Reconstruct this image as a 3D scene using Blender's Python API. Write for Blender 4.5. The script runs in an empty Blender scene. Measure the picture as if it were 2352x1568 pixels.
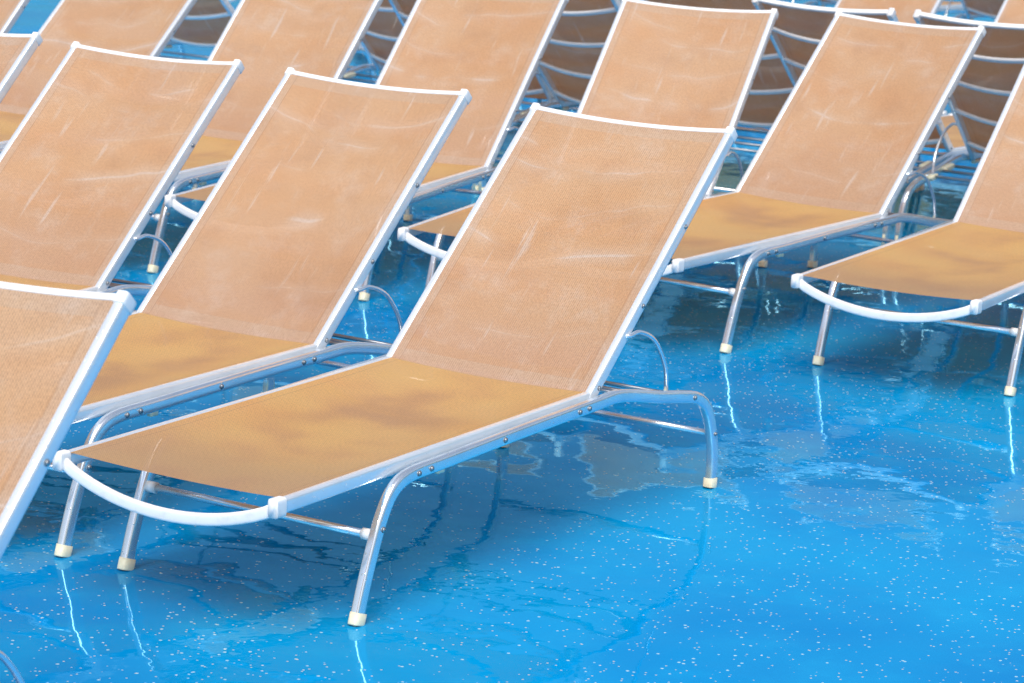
import bpy, math, random
import numpy as np
from mathutils import Vector, Matrix
random.seed(4)
sc=bpy.context.scene
sc.view_settings.view_transform='Standard'; sc.view_settings.look='None'
sc.view_settings.exposure=0; sc.view_settings.gamma=1

# ---------------------------------------------------------------- dimensions
H0,H1,H2=.3297,.3544,.2686
L1,L2,B,A0=1.2826,1.7526,.8921,.7343
FX,RX=.26,1.8946
WB,WE,WF=.302,.300,.330
CAM=(-4.8744,-3.8960,1.9365); YAW,PIT,ROL,FPX=.5565,.2021,.0468,6738.

# ---------------------------------------------------------------- node helpers
def mat(name):
    m=bpy.data.materials.new(name); m.use_nodes=True
    nt=m.node_tree; nt.nodes.clear()
    return m,nt
class N:
    def __init__(s,nt): s.nt=nt
    def new(s,t,**k):
        n=s.nt.nodes.new(t)
        for a,v in k.items(): setattr(n,a,v)
        return n
    def put(s,sock,v):
        if isinstance(v,bpy.types.NodeSocket): s.nt.links.new(v,sock)
        elif v is not None: sock.default_value=v
    def math(s,op,a,b=None,c=None,clamp=False):
        n=s.new('ShaderNodeMath',operation=op); n.use_clamp=clamp
        s.put(n.inputs[0],a); s.put(n.inputs[1],b)
        if c is not None: s.put(n.inputs[2],c)
        return n.outputs[0]
    def mix(s,f,a,b,mode='MIX'):
        n=s.new('ShaderNodeMix',data_type='RGBA',blend_type=mode)
        s.put(n.inputs[0],f); s.put(n.inputs[6],a); s.put(n.inputs[7],b)
        return n.outputs[2]
    def noise(s,vec,scale,detail=2,rough=.5,dim='3D',w=None):
        n=s.new('ShaderNodeTexNoise',noise_dimensions=dim)
        s.put(n.inputs['Vector'],vec)
        n.inputs['Scale'].default_value=scale; n.inputs['Detail'].default_value=detail
        n.inputs['Roughness'].default_value=rough
        if w is not None: s.put(n.inputs['W'],w)
        return n.outputs['Fac']
    def ramp(s,v,lo,hi,a=0.,b=1.):
        n=s.new('ShaderNodeMapRange',interpolation_type='SMOOTHSTEP')
        s.put(n.inputs[0],v); n.inputs[1].default_value=lo; n.inputs[2].default_value=hi
        n.inputs[3].default_value=a; n.inputs[4].default_value=b
        return n.outputs[0]
    def bump(s,h,strength,dist,normal=None):
        n=s.new('ShaderNodeBump'); n.inputs['Strength'].default_value=strength
        n.inputs['Distance'].default_value=dist; s.put(n.inputs['Height'],h)
        if normal: s.put(n.inputs['Normal'],normal)
        return n.outputs[0]
    def bsdf(s,**k):
        n=s.new('ShaderNodeBsdfPrincipled')
        for a,v in k.items(): s.put(n.inputs[a.replace('_',' ')],v)
        return n
    def out(s,sh):
        o=s.new('ShaderNodeOutputMaterial'); s.nt.links.new(sh,o.inputs[0])
def C(r,g,b): return (r,g,b,1)

# ---------------------------------------------------------------- materials
def metal(name,col,metallic,rough,drops=.35):
    m,nt=mat(name); n=N(nt)
    tc=n.new('ShaderNodeTexCoord').outputs['Object']
    nz=n.noise(tc,14,2)
    c=n.mix(n.ramp(nz,.4,.75),C(*col),C(*[x*.93 for x in col]))
    r=n.math('MULTIPLY_ADD',nz,.14,rough-.06)
    b=n.bsdf(Base_Color=c,Metallic=metallic,Roughness=r)
    if drops:
        v=n.new('ShaderNodeTexVoronoi'); n.put(v.inputs['Vector'],tc); v.inputs['Scale'].default_value=130
        sep=n.new('ShaderNodeSeparateColor'); n.put(sep.inputs[0],v.outputs['Color'])
        keep=n.math('GREATER_THAN',sep.outputs[0],.80)
        h=n.math('MULTIPLY',n.ramp(v.outputs['Distance'],.08,.34,1,0),keep)
        n.put(b.inputs['Normal'],n.bump(h,drops,.002))
    n.out(b.outputs[0]); return m
M_rail=metal('painted_aluminium',(.92,.96,.98),.50,.18)
M_leg=metal('satin_aluminium',(.92,.97,1.0),.84,.15,.3)
M_rod=metal('steel_rod',(.42,.44,.47),.9,.3,0)
M_bolt=metal('bolt_steel',(.5,.5,.5),.9,.3,0)
M_bolt_ring=metal('bolt_dark_ring',(.18,.22,.26),.3,.5,0)  # dark ring around each bolt head and small dot at its centre
def plastic(name,col,rough=.4):
    m,nt=mat(name); n=N(nt)
    tc=n.new('ShaderNodeTexCoord').outputs['Object']
    nz=n.noise(tc,30,3,.6)
    b=n.bsdf(Base_Color=n.mix(n.ramp(nz,.5,.8),C(*col),C(*[x*.85 for x in col])),Roughness=rough)
    n.out(b.outputs[0]); return m
M_plastic=plastic('white_plastic',(.87,.87,.86))
M_cap=plastic('aged_plastic',(.84,.81,.60))

def sling(name,base,base2,seat):
    m,nt=mat(name); n=N(nt)
    uv=n.new('ShaderNodeUVMap').outputs[0]
    s=n.new('ShaderNodeSeparateXYZ'); n.put(s.inputs[0],uv)
    u,v=s.outputs[0],s.outputs[1]
    rnd=n.new('ShaderNodeObjectInfo').outputs['Random']
    off=n.new('ShaderNodeCombineXYZ'); n.put(off.inputs[0],n.math('MULTIPLY',rnd,37.)); n.put(off.inputs[1],n.math('MULTIPLY',rnd,91.))
    ad=n.new('ShaderNodeVectorMath',operation='ADD'); n.put(ad.inputs[0],uv); n.put(ad.inputs[1],off.outputs[0])
    P=ad.outputs[0]
    big=n.noise(P,3.2,2,.55)
    col=n.mix(n.ramp(big,.35,.68),C(*base),C(*base2))
    au=n.math('ABSOLUTE',u)
    if seat:
        f=n.math('MULTIPLY',n.ramp(au,.08,.27,1,0),n.ramp(n.noise(P,3.2,3),.44,.74))
        col=n.mix(n.math('MULTIPLY',f,.50),col,C(.42,.24,.17))
        col=n.mix(n.ramp(v,.10,.60,.6,0),col,C(.56,.34,.21))
    else:
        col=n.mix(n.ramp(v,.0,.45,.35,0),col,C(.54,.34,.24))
    end=(B if not seat else L1)
    hs=n.math('GREATER_THAN',au,.270)
    hv=n.math('MAXIMUM',n.math('LESS_THAN',v,.042),n.math('GREATER_THAN',v,end-.035))
    hem=n.math('MAXIMUM',hs,hv) if not seat else n.math('GREATER_THAN',v,end-.02)
    col=n.mix(n.math('MULTIPLY',hem,.42),col,C(.70,.54,.42))
    st=n.math('COMPARE',au,.268,.0016)
    col=n.mix(n.math('MULTIPLY',st,.28),col,C(.30,.16,.08))
    if not seat:
        wob=n.math('MULTIPLY',n.math('SUBTRACT',n.noise(P,3.,2),.5),.15)
        uu=n.math('ADD',u,n.math('MULTIPLY',n.math('SUBTRACT',rnd,.5),.2))
        u2=n.math('MULTIPLY',n.math('MULTIPLY',uu,uu),.6)
        base_q=n.math('SUBTRACT',v,n.math('ADD',u2,wob))
        tot=None
        mk0=n.noise(P,5,2,.5)
        for i,(v0,wd,st_) in enumerate([(.17,.003,.4),(.43,.0045,.9),(.58,.003,.5),(.72,.003,.7),(.79,.004,.6)]):
            d=n.math('ABSOLUTE',n.math('SUBTRACT',base_q,v0-.02))
            l=n.math('MAXIMUM',n.ramp(d,wd*.3,wd*2.2,1,0),n.math('MULTIPLY',n.ramp(d,.0,.045,1,0),.45))
            mk=n.ramp(mk0,.42,.62) if i%2==0 else n.ramp(mk0,.38,.58,1,0)
            l=n.math('MULTIPLY',n.math('MULTIPLY',l,mk),st_)
            tot=l if tot is None else n.math('MAXIMUM',tot,l)
        mp=n.new('ShaderNodeMapping'); n.put(mp.inputs[0],P); mp.inputs['Scale'].default_value=(34,3.6,1); mp.inputs['Rotation'].default_value=(0,0,.12)
        sc_=n.math('MULTIPLY',n.ramp(n.noise(mp.outputs[0],1.,2,.5),.62,.76),.8)
        cl=n.math('MULTIPLY',n.ramp(n.noise(P,7,4,.7),.46,.78),.45)
        tot=n.math('MAXIMUM',n.math('MAXIMUM',tot,sc_),cl)
        col=n.mix(n.math('MULTIPLY',tot,.76),col,C(.83,.72,.64))
        # damp, darker patches
        dm=n.ramp(n.noise(P,4.2,3,.6),.52,.74)
        col=n.mix(n.math('MULTIPLY',dm,.28),col,C(.48,.25,.13))
    k=2*math.pi/.0062
    wu=n.math('SINE',n.math('MULTIPLY',u,k)); wv=n.math('SINE',n.math('MULTIPLY',v,k))
    wv_=n.math('MULTIPLY_ADD',n.math('MULTIPLY',wu,wv),.5,.5)
    lines=n.math('MULTIPLY_ADD',wu,.5,.5)
    w=n.math('ADD',n.math('MULTIPLY',wv_,.6),n.math('MULTIPLY',lines,.4))
    irr=n.ramp(n.noise(uv,160,2,.6),.3,.7,.45,1.)
    col=n.mix(n.math('MULTIPLY',n.math('MULTIPLY',w,irr),.80),col,C(.27,.14,.07))
    nb=n.bump(w,.4,.001)
    b=n.bsdf(Base_Color=col,Roughness=.48,Normal=nb)
    b.inputs['Specular IOR Level'].default_value=.45
    tl=n.new('ShaderNodeBsdfTranslucent'); n.put(tl.inputs[0],n.mix(1.,col,C(1.,.58,.20),'MULTIPLY'))
    tr=n.new('ShaderNodeBsdfTransparent')
    m1=n.new('ShaderNodeMixShader'); m1.inputs[0].default_value=.26
    nt.links.new(b.outputs[0],m1.inputs[1]); nt.links.new(tl.outputs[0],m1.inputs[2])
    m2=n.new('ShaderNodeMixShader'); m2.inputs[0].default_value=.04
    nt.links.new(m1.outputs[0],m2.inputs[1]); nt.links.new(tr.outputs[0],m2.inputs[2])
    n.out(m2.outputs[0]); return m
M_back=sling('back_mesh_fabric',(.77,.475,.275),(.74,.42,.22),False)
M_seat=sling('seat_mesh_fabric',(.95,.57,.20),(.93,.50,.175),True)

def deck_mat():
    m,nt=mat('wet_blue_deck'); n=N(nt)
    P=n.new('ShaderNodeTexCoord').outputs['Object']
    big=n.noise(P,.9,2,.55)
    col=n.mix(n.ramp(big,.35,.68),C(.0,.22,.56),C(.0,.315,.66))
    med=n.noise(P,5,4,.6)
    col=n.mix(n.math('MULTIPLY',n.ramp(med,.45,.8),.3),col,C(.01,.42,.75))
    for sc_,thr,keep,c in ((48,.22,.80,C(.55,.78,.78)),(85,.26,.84,C(.76,.68,.45)),(30,.10,.78,C(.84,.86,.80))):
        v=n.new('ShaderNodeTexVoronoi'); n.put(v.inputs['Vector'],P); v.inputs['Scale'].default_value=sc_
        sep=n.new('ShaderNodeSeparateColor'); n.put(sep.inputs[0],v.outputs['Color'])
        k=n.math('MULTIPLY',n.math('GREATER_THAN',sep.outputs[0],keep),n.ramp(v.outputs['Distance'],thr*.6,thr,1,0))
        col=n.mix(n.math('MULTIPLY',k,.85),col,c)
    r1=n.noise(P,2.2,2,.45)
    r2=n.noise(P,12,2,.5)
    patch=n.ramp(n.noise(P,1.3,1),.42,.62,.25,1.)
    h=n.math('ADD',n.math('MULTIPLY',r1,1.),n.math('MULTIPLY',n.math('MULTIPLY',r2,patch),.15))
    nb=n.bump(h,1.,.0065)
    wet=n.ramp(n.noise(P,1.7,3,.6),.30,.50)
    df=n.new('ShaderNodeBsdfDiffuse'); n.put(df.inputs[0],col)
    gl=n.new('ShaderNodeBsdfGlossy'); gl.inputs[0].default_value=C(.36,.80,1.); gl.inputs['Roughness'].default_value=.004
    n.put(gl.inputs['Normal'],nb)
    fr=n.new('ShaderNodeFresnel'); fr.inputs[0].default_value=1.58; n.put(fr.inputs['Normal'],nb)
    f=n.math('MULTIPLY',fr.outputs[0],n.math('MULTIPLY_ADD',wet,.3,.70))
    ms=n.new('ShaderNodeMixShader'); n.put(ms.inputs[0],f)
    nt.links.new(df.outputs[0],ms.inputs[1]); nt.links.new(gl.outputs[0],ms.inputs[2])
    n.out(ms.outputs[0]); return m
M_deck=deck_mat()

# ---------------------------------------------------------------- mesh helpers
class MB:
    def __init__(s): s.v=[];s.f=[];s.m=[];s.sm=[]
    def add(s,vs,fs,mi=0,smooth=True):
        o=len(s.v); s.v+= [tuple(x) for x in vs]
        for f in fs: s.f.append([o+i for i in f]); s.m.append(mi); s.sm.append(smooth)
    def mesh(s,name,mats):
        me=bpy.data.meshes.new(name); me.from_pydata(s.v,[],s.f)
        for m in mats: me.materials.append(m)
        for p,mi,sm in zip(me.polygons,s.m,s.sm): p.material_index=mi; p.use_smooth=sm
        me.update(); return me
def catmull(pts,n=6):
    pts=[Vector(p) for p in pts]; P=[pts[0]*2-pts[1]]+pts+[pts[-1]*2-pts[-2]]; out=[]
    for i in range(1,len(P)-2):
        a,b,c,d=P[i-1:i+3]
        for k in range(n):
            t=k/n
            out.append(.5*((2*b)+(c-a)*t+(2*a-5*b+4*c-d)*t*t+(-a+3*b-3*c+d)*t**3))
    out.append(pts[-1]); return out
def sweep(mb,path,hw,hh,side,mi=0,seg=16,power=2.,):
    side=Vector(side).normalized(); rings=[]
    n=len(path)
    for i,p in enumerate(path):
        p=Vector(p)
        t=(Vector(path[min(i+1,n-1)])-Vector(path[max(i-1,0)])).normalized()
        sd=(side-t*side.dot(t)).normalized(); nm=sd.cross(t).normalized()
        ring=[]
        for k in range(seg):
            a=2*math.pi*(k+.5)/seg; c,s_=math.cos(a),math.sin(a)
            e=2/power
            ring.append(p+sd*hw*math.copysign(abs(c)**e,c)+nm*hh*math.copysign(abs(s_)**e,s_))
        rings.append(ring)
    vs=[v for r in rings for v in r]; fs=[]
    for i in range(n-1):
        for k in range(seg):
            a=i*seg+k;b=i*seg+(k+1)%seg
            fs.append((a,b,b+seg,a+seg))
    fs.append(tuple(range(seg))[::-1]); fs.append(tuple((n-1)*seg+k for k in range(seg)))
    mb.add(vs,fs,mi)
def disc(mb,c,axis,r,t,mi,seg=14):
    c=Vector(c);ax=Vector(axis).normalized()
    sweep(mb,[c,c+ax*t*.6,c+ax*t],r,r,(1,0,0) if abs(ax.x)<.5 else (0,0,1),mi,seg)
def bolt(mb,c,axis,r=.0055):
    c=Vector(c);ax=Vector(axis)
    disc(mb,c,ax,r*1.3,.0015,1); disc(mb,c+ax*.0015,ax,r,.003,0); disc(mb,c+ax*.0045,ax,r*.4,.0006,1)
def rbox(mb,c,sx,sy,sz,mi=0,ax=None,power=5):
    c=Vector(c); ax=Vector(ax or (1,0,0)).normalized()
    p=[c+ax*(sx*(t-.5)) for t in (0,.04,.5,.96,1)]
    sweep(mb,p,sy/2,sz/2,(0,1,0),mi,20,power)

def leg_path(y):
    pts=[(FX,0.012),(.285,.09),(.315,.17),(.345,.235),(.385,.285),(.45,.308),(.60,.314),(.95,.3265),(1.27,.335),(1.36,.337),(1.45,.325),(1.58,.300),(1.70,.281),(1.79,.262),(1.85,.222),(1.885,.15),(1.900,.08),(RX,.012)]
    return catmull([(x,y,z) for x,z in pts],5)
def build_frame():
    mb=MB()
    for s in (-1,1):
        sweep(mb,[(x,s*WE,H0+(H1-H0)*x/L1-.012) for x in [0,.002,.3,.6,.9,1.2,L1-.012,L1-.01]],.0105,.0170,(0,1,0),0,20,5)
        sweep(mb,leg_path(s*WF),.0120,.0165,(0,1,0),1,24,4)
    for x,z,r in ((.325,.19,.0095),(1.885,.15,.008)):
        sweep(mb,[(x,-WF+.01,z),(x,0,z),(x,WF-.01,z)],r,r,(1,0,0),1,12)
    for x in (.42,.98):
        zt=H0+(H1-H0)*x/L1-.022
        sweep(mb,[(x,y,zt-.045*(1-(y/.3)**2)) for y in [i*.03-.3 for i in range(21)]],.011,.006,(1,0,0),0,12,3)
    return mb.mesh('lounger_frame',[M_rail,M_leg])
def build_fittings():
    mb=MB()
    ys=[i*.03-.3 for i in range(21)]
    sweep(mb,[(-.004-.012*(1-(y/.3)**2),y,H0-.014-.066*(1-(y/.3)**2)**.85) for y in ys],.0075,.0140,(1,0,0),0,16,4)
    for s in (-1,1):
        rbox(mb,(-.006,s*WE,H0-.013),.032,.027,.043,0)
        for x,dx in ((FX,.026),(RX,.006)):
            sweep(mb,[(x-.0005,s*WF,.0),(x+.0,s*WF,.002),(x+dx*.3,s*WF,.026)],.0155,.0205,(0,1,0),1,18,3)
            sgn=1 if x==FX else -1
            sweep(mb,[(x+.019*1,s*WF,.004),(x+.024+dx*.2,s*WF,.05),(x+.030+dx*.3 if sgn>0 else x+.021,s*WF,.075)],.006,.0035,(0,1,0),1,10,4)
        sweep(mb,[(.325,s*(WF-.013),.19),(.325,s*(WF-.035),.19)],.0135,.0135,(1,0,0),0,14)
        rbox(mb,(1.52,s*(WF-.026),.312),.075,.026,.022,1,(1,0,-.13))
        rbox(mb,(1.665,s*(WF-.026),.288),.05,.024,.02,1,(1,0,-.13))
        rbox(mb,(L1-.03,s*(WE-.0),H1-.040),.04,.02,.016,1)
        rbox(mb,(.62,s*(WE-.004),.285),.022,.018,.022,1)
    return mb.mesh('lounger_fittings',[M_plastic,M_cap])
def build_bolts():
    mb=MB()
    for s in (-1,1):
        ax=(0,s,0); y=s*(WF+.0113)
        for x,z in ((.47,.309),(.52,.311),(.83,.322),(1.17,.3315),(1.215,.333),(1.76,.270),(.335,.205)):
            bolt(mb,(x,y,z),ax)
        bolt(mb,(1.885,y,.15),ax,.0045)
    return mb.mesh('lounger_bolts',[M_bolt,M_bolt_ring])
def grid(nx,ny,fn,uvfn,name,m):
    vs=[];uvs=[];fs=[]
    for i in range(nx+1):
        for j in range(ny+1):
            vs.append(fn(i/nx,j/ny)); uvs.append(uvfn(i/nx,j/ny))
    for i in range(nx):
        for j in range(ny):
            a=i*(ny+1)+j; fs.append((a,a+ny+1,a+ny+2,a+1))
    me=bpy.data.meshes.new(name); me.from_pydata(vs,[],fs); me.materials.append(m)
    l=me.uv_layers.new(name='UVMap')
    for p in me.polygons:
        p.use_smooth=True
        for li in p.loop_indices: l.data[li].uv=uvs[me.loops[li].vertex_index]
    me.update(); return me
def sst(t): t=max(0,min(1,t)); return t*t*(3-2*t)
def build_seat():
    w=WE-.007
    def fn(a,b):
        x=.012+a*(L1-.012+.004); y=(b*2-1)*w
        k=1-(y/w)**2
        sag=k*(.013+.016*sst(a/.3)-.021*sst((a-.75)/.25))
        x+= .018*k*(1-a)**8
        return (x,y,H0+(H1-H0)*x/L1+.0035-sag)
    return grid(48,24,fn,lambda a,b:((b*2-1)*w,.012+a*(L1-.012)),'seat_sling',M_seat)
def build_back_sling():
    w=WB-.007
    def fn(a,b):
        s=-.006+a*(B-.002); y=(b*2-1)*w; k=1-(y/w)**2
        return (s,y,.0145-k*(.006+.012*sst(a/.25)))
    return grid(40,24,fn,lambda a,b:((b*2-1)*w,a*B),'back_sling',M_back)
def build_back_frame():
    mb=MB()
    for s in (-1,1):
        sweep(mb,[(x,s*WB,0) for x in (-.02,-.018,.2,.4,.6,B-.012,B-.01)],.0105,.0170,(0,1,0),0,20,5)
        rbox(mb,(B+.0,s*WB,.0005),.022,.025,.040,1)
    ys=[i*.03-.3 for i in range(21)]
    sweep(mb,[(B+.001,y,.006-.020*(1-(y/.3)**2)) for y in ys],.008,.010,(1,0,0),1,14,4)
    for x in (.09,.31,.53,.74):
        sweep(mb,[(x,y,-.008-.055*(1-(y/.3)**2)) for y in ys],.012,.007,(1,0,0),1,12,3)
    return mb.mesh('back_frame',[M_rail,M_plastic])
def build_back_bolts():
    mb=MB()
    for s in (-1,1):
        for x in (.03,.30,.57):
            bolt(mb,(x,s*(WB+.0098),-.002),(0,s,0),.005)
    return mb.mesh('back_bolts',[M_bolt,M_bolt_ring])
SH=dict(frame=build_frame(),end_caps_and_feet=build_fittings(),bolts=build_bolts(),seat_sling=build_seat(),
        back_sling=build_back_sling(),back_frame=build_back_frame(),back_bolts=build_back_bolts())
def arm_mesh(a):
    mb=MB()
    ca,sa=math.cos(a),math.sin(a)
    def bk(s,n): return (L1+s*ca-n*sa,H1-.002+s*sa+n*ca)
    px,pz=bk(.20,-.012)
    for s in (-1,1):
        y=s*(WB+.016)
        pts=[(px-.008,s*(WB-.0),pz+.002),(px,y,pz+.002),(px+.05,y,pz+.004),(px+.13,y,pz-.03),(px+.20,y-s*.004,pz-.11),(1.665,y-s*.012,.292)]
        sweep(mb,catmull(pts,6),.0058,.0058,(0,1,0),0,12)
    sweep(mb,[(1.665,-WB-.004,.292),(1.665,0,.292),(1.665,WB+.004,.292)],.0055,.0055,(1,0,0),1,12)
    for x,z in ((1.48,.316),(1.56,.303)):
        sweep(mb,[(x,-WF+.02,z),(x,0,z),(x,WF-.02,z)],.006,.006,(1,0,0),1,12)
    return mb.mesh('support_arm',[M_leg,M_rod])
def lounger(x,y,th=0,da=0,z=0):
    e=bpy.data.objects.new('sun_lounger',None); e.empty_display_size=.3
    sc.collection.objects.link(e)
    e.location=(x,y,z); e.rotation_euler=(0,0,th)
    def ch(name,me,loc=(0,0,0),rot=(0,0,0)):
        o=bpy.data.objects.new(name,me); sc.collection.objects.link(o); o.parent=e
        o.location=loc; o.rotation_euler=rot; return o
    for k in ('frame','end_caps_and_feet','bolts','seat_sling'): ch(k,SH[k])
    a=A0+da
    for k in ('back_sling','back_frame','back_bolts'):
        ch(k,SH[k],(L1,0,H1-.008),(0,-a,0))
    ch('support_arm',arm_mesh(a))
    return e

# ---------------------------------------------------------------- layout (surveyed positions)
def survey(p0,obs,lin,wth=.1,wda=.12):
    fw=np.array([math.cos(PIT)*math.cos(YAW),math.cos(PIT)*math.sin(YAW),-math.sin(PIT)])
    rt=np.array([math.sin(YAW),-math.cos(YAW),0]); up=np.cross(rt,fw)
    c,s=math.cos(ROL),math.sin(ROL); R=rt*c+up*s; U=up*c-rt*s
    def pr(p,n):
        dx,dy,th,da=p;a=A0+da;wb=.312
        x,y,z={'eR':(0,-.307,H0),'eL':(0,.307,H0),'hR':(L1,-wb,H1),'hL':(L1,wb,H1),
          'tR':(L1+B*math.cos(a),-wb,H1+B*math.sin(a)),'tL':(L1+B*math.cos(a),wb,H1+B*math.sin(a))}[n]
        X=np.array([dx+x*math.cos(th)-y*math.sin(th),dy+x*math.sin(th)+y*math.cos(th),z])-np.array(CAM)
        d=X@fw
        return 1176+FPX*(X@R)/d,784-FPX*(X@U)/d
    def res(p):
        o=[]
        for n,u,v in obs:
            a,b=pr(p,n); o+=[(a-u)/4,(b-v)/4]
        for n,a,b,c_,d in lin:
            u,v=pr(p,n);L=math.hypot(c_-a,d-b); o.append(((u-a)*(d-b)-(v-b)*(c_-a))/L/4)
        return np.array(o+[p[2]/wth,p[3]/wda])
    p=np.array(p0,float)
    for it in range(40):
        r=res(p);J=np.stack([(res(p+np.eye(4)[j]*1e-6)-r)/1e-6 for j in range(4)],1)
        p=p+np.linalg.solve(J.T@J+1e-3*np.eye(4),-J.T@r)*.7
    return p
pH=survey((3.12,1.27,.1,.1),[('tL',1447,-3),('tR',1785,25),('eL',932,545)],[('hR',1785,25,1668,295)],.1,.15)
pI=survey((3.05,2.11,.16,-.1),[('tR',1306,-12),('hR',1108,375),('tL',986,-38),('eL',395,465)],[],.1,.15)
lounger(0,0,0,0)
lounger(-.007,.846,-.013,.028)
lounger(.179,1.678,.056,-.012)
lounger(.20,2.50,.05,.0)
lounger(.25,3.35,.03,.01)
lounger(-3.041,-.635,.078,.057)
lounger(3.272,.841,-.080,.036)
lounger(3.299,-.161,.025,0)
lounger(3.30,-1.15,.02,.01)
lounger(*pH)
lounger(*pI)
lounger(2.967,3.005,.074,.041)
lounger(2.876,3.902,.076,-.064)
lounger(2.9,4.75,.06,0)
for yy in (-1.42,-.75,-.08,.59,1.26,1.93,2.60,3.27,3.95,5.3):
    lounger(7.66+random.uniform(-.04,.04)+(.5 if yy>3.5 else 0),yy,math.pi+random.uniform(-.025,.025),random.uniform(-.03,.03)+.03)
yy=-.6
while yy<8:
    lounger(9.3+random.uniform(-.1,.1),yy,random.uniform(-.04,.04),random.uniform(-.04,.04)); yy+=1.0
yy=1.5
while yy<10:
    lounger(13.9+random.uniform(-.1,.1),yy,math.pi+random.uniform(-.04,.04),random.uniform(-.04,.04)); yy+=.95

me=bpy.data.meshes.new('pool_deck'); S=150
me.from_pydata([(-S,-S,0),(S,-S,0),(S,S,0),(-S,S,0)],[],[(0,1,2,3)]); me.materials.append(M_deck)
o=bpy.data.objects.new('pool_deck',me); sc.collection.objects.link(o)

# ---------------------------------------------------------------- light
w=bpy.data.worlds.new('World'); sc.world=w; w.use_nodes=True
nt=w.node_tree; bg=nt.nodes['Background']
sky=nt.nodes.new('ShaderNodeTexSky'); sky.sky_type='NISHITA'; sky.sun_disc=False
az=math.radians(200); el=math.radians(58)
sky.sun_elevation=el; sky.sun_rotation=math.radians(90)-az
sky.dust_density=4; sky.air_density=1; sky.ozone_density=.8
nt.links.new(sky.outputs[0],bg.inputs[0]); bg.inputs[1].default_value=.15
sd=bpy.data.lights.new('sun','SUN'); sd.energy=2.4; sd.angle=math.radians(45); sd.color=(1,.985,.96)
so=bpy.data.objects.new('sun',sd); sc.collection.objects.link(so)
d=Vector((math.cos(el)*math.cos(az),math.cos(el)*math.sin(az),math.sin(el)))
so.rotation_euler=d.to_track_quat('Z','Y').to_euler()

# ---------------------------------------------------------------- camera
fw=Vector((math.cos(PIT)*math.cos(YAW),math.cos(PIT)*math.sin(YAW),-math.sin(PIT)))
rt=Vector((math.sin(YAW),-math.cos(YAW),0)); up=rt.cross(fw)
c,s=math.cos(ROL),math.sin(ROL)
r2=rt*c+up*s; u2=up*c-rt*s
cd=bpy.data.cameras.new('camera'); co=bpy.data.objects.new('camera',cd); sc.collection.objects.link(co)
M=Matrix.Identity(4)
for i in range(3): M[i][0]=r2[i];M[i][1]=u2[i];M[i][2]=-fw[i]
M[0][3],M[1][3],M[2][3]=CAM
co.matrix_world=M
cd.sensor_width=36; cd.lens=FPX/2352*36; cd.clip_end=1000; cd.clip_start=.05
cd.dof.use_dof=True; cd.dof.focus_distance=6.9; cd.dof.aperture_fstop=9
sc.camera=co
